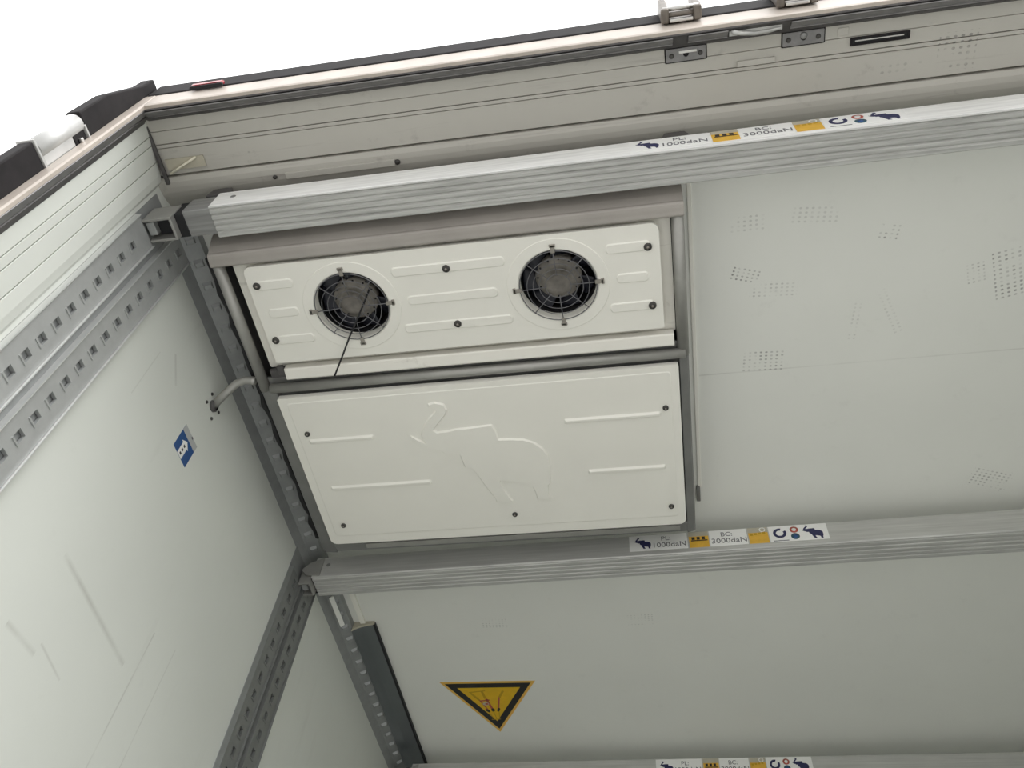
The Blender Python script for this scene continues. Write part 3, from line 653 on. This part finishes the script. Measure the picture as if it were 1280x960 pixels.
# three figures, heads away from the viewer
fpoly(blob(-0.741, 2.604, .007, .014, -0.6), 'black_print', 'figure_mark'); fpoly(blob(-0.718, 2.600, .008, .012), 'black_print', 'figure_mark'); fpoly(blob(-0.694, 2.600, .006, .014, 0.35), 'black_print', 'figure_mark')
for p, q, w, mt_ in (((-0.765, 2.528), (-0.740, 2.596), .006, 'red_print'), ((-0.735, 2.522), (-0.72, 2.592), .010, 'red_print'), ((-0.678, 2.512), (-0.693, 2.59), .007, 'red_print'), ((-0.765, 2.535), (-0.722, 2.530), .008, 'red_print'),
        ((-0.741, 2.610), (-0.722, 2.668), .003, 'amber_print'), ((-0.718, 2.61), (-0.712, 2.668), .003, 'amber_print'), ((-0.694, 2.61), (-0.70, 2.668), .003, 'amber_print'), ((-0.735, 2.668), (-0.695, 2.668), .003, 'amber_print'),
        ((-0.795, 2.478), (-0.765, 2.53), .010, 'amber_print'), ((-0.655, 2.470), (-0.678, 2.515), .010, 'amber_print'), ((-0.745, 2.470), (-0.738, 2.52), .010, 'amber_print'), ((-0.80, 2.474), (-0.73, 2.466), .006, 'amber_print')):
    fpoly(lineq(p, q, w), mt_, 'figure_mark', ZC-.0019)
fpoly(blob(-0.742, 2.556, .014, .010), 'tape', 'figure_mark', ZC-.0022); fpoly(blob(-0.738, 2.556, .007, .006), 'red_print', 'figure_mark', ZC-.0025)

# ------------------------------------------------------------------ fittings on the rear header
HG = thing('header_bumper', 'long black rubber bumper along the top of the rear header against the sky', 'bumper', (0, -0.07, 2.83))
MB().prism([(-0.0605, 2.788), (-0.0645, 2.788), (-0.066, 2.792), (-0.066, 2.868), (-0.064, 2.876), (-0.0605, 2.876)], 'x', -1.190, XR_+.02).build('rubber_profile', M['rubber'], HG, bevel=0.003)
MB().box(-1.21, XR_+.02, -0.0605, 0.10, 2.8605, 2.872).build('top_flashing', M['hinge'], HG, bevel=0.002)

DS = thing('door_seal', 'dark grey rubber door seal along the underside of the rear header', 'seal', (0, -0.04, 2.72))
MB().prism([(-0.0535, 2.7052), (-0.050, 2.7015), (-0.020, 2.7325), (-0.0125, 2.7455), (-0.0125, 2.7485), (-0.018, 2.7475), (-0.031, 2.7375)], 'x', -1.188, XR_-.08).build('seal_lip', M['seal'], DS)
def retainer(x0, x1):
    d = Vector((0, 0.026, 0.032)).normalized(); n_ = Vector((0, d.z, -d.y)); n_.negate() if n_.z > 0 else None
    c = Vector(((x0+x1)/2, -0.0385, 2.7125)) + n_*0.002
    b = MB().obox(c, (1, 0, 0), d, n_, x1-x0, 0.027, 0.003); b.obox(c+d*.012+n_*.001, (1, 0, 0), d, n_, x1-x0, 0.003, 0.005)
    return b.build('seal_retainer', M['zinc'], DS, bevel=0.001)
retainer(-1.172, 0.150); retainer(0.185, 0.275); retainer(0.415, XR_-.09)
LV = MB(); LV.tube([(0.282, -0.042, 2.705), (0.288, -0.040, 2.703), (0.305, -0.035, 2.705), (0.335, -0.030, 2.710), (0.365, -0.031, 2.709), (0.392, -0.035, 2.706)], [0.003, 0.006, 0.005, 0.005, 0.005, 0.003], 10)
LV.box(0.278, 0.396, -0.05, -0.030, 2.711, 2.716)
tag(LV.build('seal_clip', M['alu_under'], org=(0.337, -0.04, 2.71)), 'bent bright metal clip on the door seal between two latch plates', 'clip')

def latch_plate(x0, y0, label, hasp):
    L_ = thing('latch_plate', label, 'plate', (x0+.046, y0+.015, 2.747), 'latch plates on the header')
    z = 2.7485
    fr_ = MB(); fr_.fill([rrect(x0-.003, x0+.096, y0-.003, y0+.033, .003)], z-.0015, z+.001); fr_.build('gasket', M['rubber'], L_)
    pl = MB(); pl.fill([rrect(x0, x0+.093, y0, y0+.030, .002), circle(x0+.047, y0+.014, .007, 16)[::-1]], z-.0045, z-.0012); pl.build('plate', M['zinc'], L_, bevel=0.0006)
    for xx in (x0+.013, x0+.080): MB().lathe([(0, -.003), (.0045, -.0025), (.006, 0), (0, 0)], (xx, y0+.016, z-.0045), 12).build('screw', M['screw'], L_)
    if hasp: MB().box(x0+.03, x0+.072, y0+.006, y0+.012, z-.0075, z-.004).build('keeper', M['steel'], L_, bevel=0.001)
    else: MB().lathe([(0, -.004), (.006, -.003), (.009, 0), (0, 0)], (x0+.047, y0+.010, z-.004), 14).build('keeper', M['alu_dirty'], L_)
latch_plate(0.135, -0.011, 'grey screwed latch plate on the header under the first keeper bracket', True)
latch_plate(0.404, -0.011, 'grey screwed latch plate on the header beside the black slot', False)

SL = thing('recessed_slot', 'black slot with a bright bar set into the white header', 'slot', (0.623, 0.0285, 2.747))
MB().fill([rrect(0.557, 0.689, 0.0195, 0.0385, .002), rrect(0.562, 0.684, 0.0235, 0.0345, .001)[::-1]], 2.7455, 2.751).build('slot_frame', M['rubber'], SL)
MB().box(0.561, 0.685, 0.0225, 0.0355, 2.7485, 2.7505).build('slot_back', M['dark'], SL)
MB().box(0.568, 0.676, 0.0265, 0.0295, 2.7455, 2.749).build('bright_bar', M['steel'], SL, bevel=0.0008)

def keeper(x0, x1, label):
    K = thing('keeper_bracket', label, 'bracket', ((x0+x1)/2, -0.064, 2.80), 'lock bar keepers on the header')
    y1 = -0.0665; z0, z1 = 2.752, 2.868; w = 0.019
    b = MB(); b.box(x0, x0+w, -0.100, y1, z0, z1); b.box(x1-w, x1, -0.100, y1, z0, z1+.02); b.box(x0+w, x1-w, -0.076, y1, z0+.002, z1)
    b.build('bracket_body', M['bronze'], K, bevel=0.006, seg=3)
    MB().tube([(x0+.006, -0.096, z0+.016), (x1-.006, -0.096, z0+.016)], 0.0055, 10).build('front_bar', M['steel'], K)
    MB().tube([(x0+.006, -0.084, z0+.010), (x1-.006, -0.084, z0+.010)], 0.006, 10).build('roller_bar', M['bronze'], K)
    MB().obox(((x0+x1)/2, -0.0725, z0+.001), (1, 0, 0), (0, 1, 0), (0, 0, 1), x1-x0-.04, .008, .004).build('worn_lip', M['steel'], K, bevel=0.002)
keeper(0.128, 0.222, 'cast keeper bracket on the header edge, directly above the left latch plate')
keeper(0.390, 0.484, 'cast keeper bracket cut off by the top of the picture, above the right latch plate')

ML = thing('marker_lamp', 'small red marker lamp at the left end of the header bumper', 'lamp', (-1.02, -0.066, 2.79))
MB().fill([rrect(-1.064, -0.974, -0.0755, -0.0665, .004)], 2.772, 2.779).build('lamp_base', M['dark'], ML, bevel=0.002)
MB().fill([rrect(-1.063, -0.975, -0.0775, -0.0665, .005)], 2.7785, 2.792).build('lens', M['red_lens'], ML, bevel=0.004, seg=3)

# buffers and hinge on the left post
def post_buffer(poly, label):
    P_ = thing('post_buffer', label, 'buffer', (-1.2, -0.09, poly[0][1]), 'rubber buffers on the left post')
    MB().prism(poly, 'x', -1.232, -1.197).build('rubber_block', M['rubber'], P_, bevel=0.004)
    MB().box(-1.236, -1.194, poly[2][0]-.0035, -0.0605, poly[0][1]-.006, poly[0][1]).build('end_plate', M['hinge'], P_, bevel=0.001) if poly[0][1] < 2.6 and poly[0][1] > 2.4 else MB().box(-1.236, -1.194, poly[2][0]-.0035, -0.0605, poly[1][1], poly[1][1]+.006).build('end_plate', M['hinge'], P_, bevel=0.001)
post_buffer([(-0.0605, 2.485), (-0.0605, 2.865), (-0.088, 2.865), (-0.090, 2.80), (-0.119, 2.625), (-0.121, 2.485)], 'upper black rubber buffer where the left post meets the header')
post_buffer([(-0.0605, 1.50), (-0.0605, 2.287), (-0.121, 2.287), (-0.121, 1.50)], 'lower black rubber buffer on the left post at the picture edge')
HN = thing('pivot_bracket', 'pale ribbed pivot bracket between the two black buffers on the left post', 'bracket', (-1.21, -0.09, 2.39))  # hinge of the opened rear door
b = MB(); b.prism([(-1.215+.022*math.cos(t*PI/10), -0.098+.022*math.sin(t*PI/10)) for t in range(20)], 'z', 2.296, 2.478, smooth=True); b.build('barrel', M['hinge'], HN)
MB().box(-1.235, -1.198, -0.090, -0.0605, 2.296, 2.425).build('leaf_plate', M['hinge'], HN, bevel=0.004)
MB().box(-1.225, -1.1985, -0.088, -0.0605, 2.427, 2.477).build('bush', M['rubber'], HN, bevel=0.003)
MB().obox((-1.194, -0.068, 2.445), (1, 0, 0), (0, 1, 0), (0, 0, 1), .008, .010, .010).build('bolt', M['steel'], HN, bevel=0.002)

# tape, tie and cover strip in the header corner
tp = MB().box(-1.192, -1.083, 0.094, 0.124, 2.7515, 2.7545)
tag(tp.build('tape_patch', M['tape'], org=(-1.137, 0.11, 2.753)), 'yellowed patch of tape on the header by the left corner', 'tape')
tag(MB().tube([(-1.185, 0.130, 2.742), (-1.150, 0.115, 2.7455), (-1.103, 0.096, 2.7485)], 0.0032, 8).build('cable_tie', M['tie'], org=(-1.145, 0.113, 2.745)), 'thin cream cable tie crossing the tape in the header corner', 'cable tie')
CS = thing('cover_strip', 'short white cover strip with dark end plug on the header cove', 'strip', (-0.72, 0.18, 2.748))
MB().box(-0.875, -0.573, 0.168, 0.186, 2.7435, 2.753).build('strip', M['header'], CS, bevel=0.002)
MB().lathe([(0, -.006), (.006, -.006), (.008, 0), (0, 0)], (-0.567, 0.177, 2.749), 14).build('end_plug', M['screw'], CS)
tag(MB().lathe([(0, -.006), (.005, -.006), (.006, 0), (0, 0.001)], (-0.905, 0.176, 2.749), 14).build('bolt_head', M['screw'], org=(-0.905, 0.176, 2.749)), 'small dark bolt head on the header cove left of the cover strip', 'bolt')
# small dark clip at the lower end of the ceiling edging strip
tag(MB().box(0.168, 0.180, 1.395, 1.455, ZC-.016, ZC).build('edge_clip', M['frame'], org=(0.174, 1.42, ZC), bevel=0.002), 'small dark grey clip at the far end of the ceiling edging strip', 'clip')
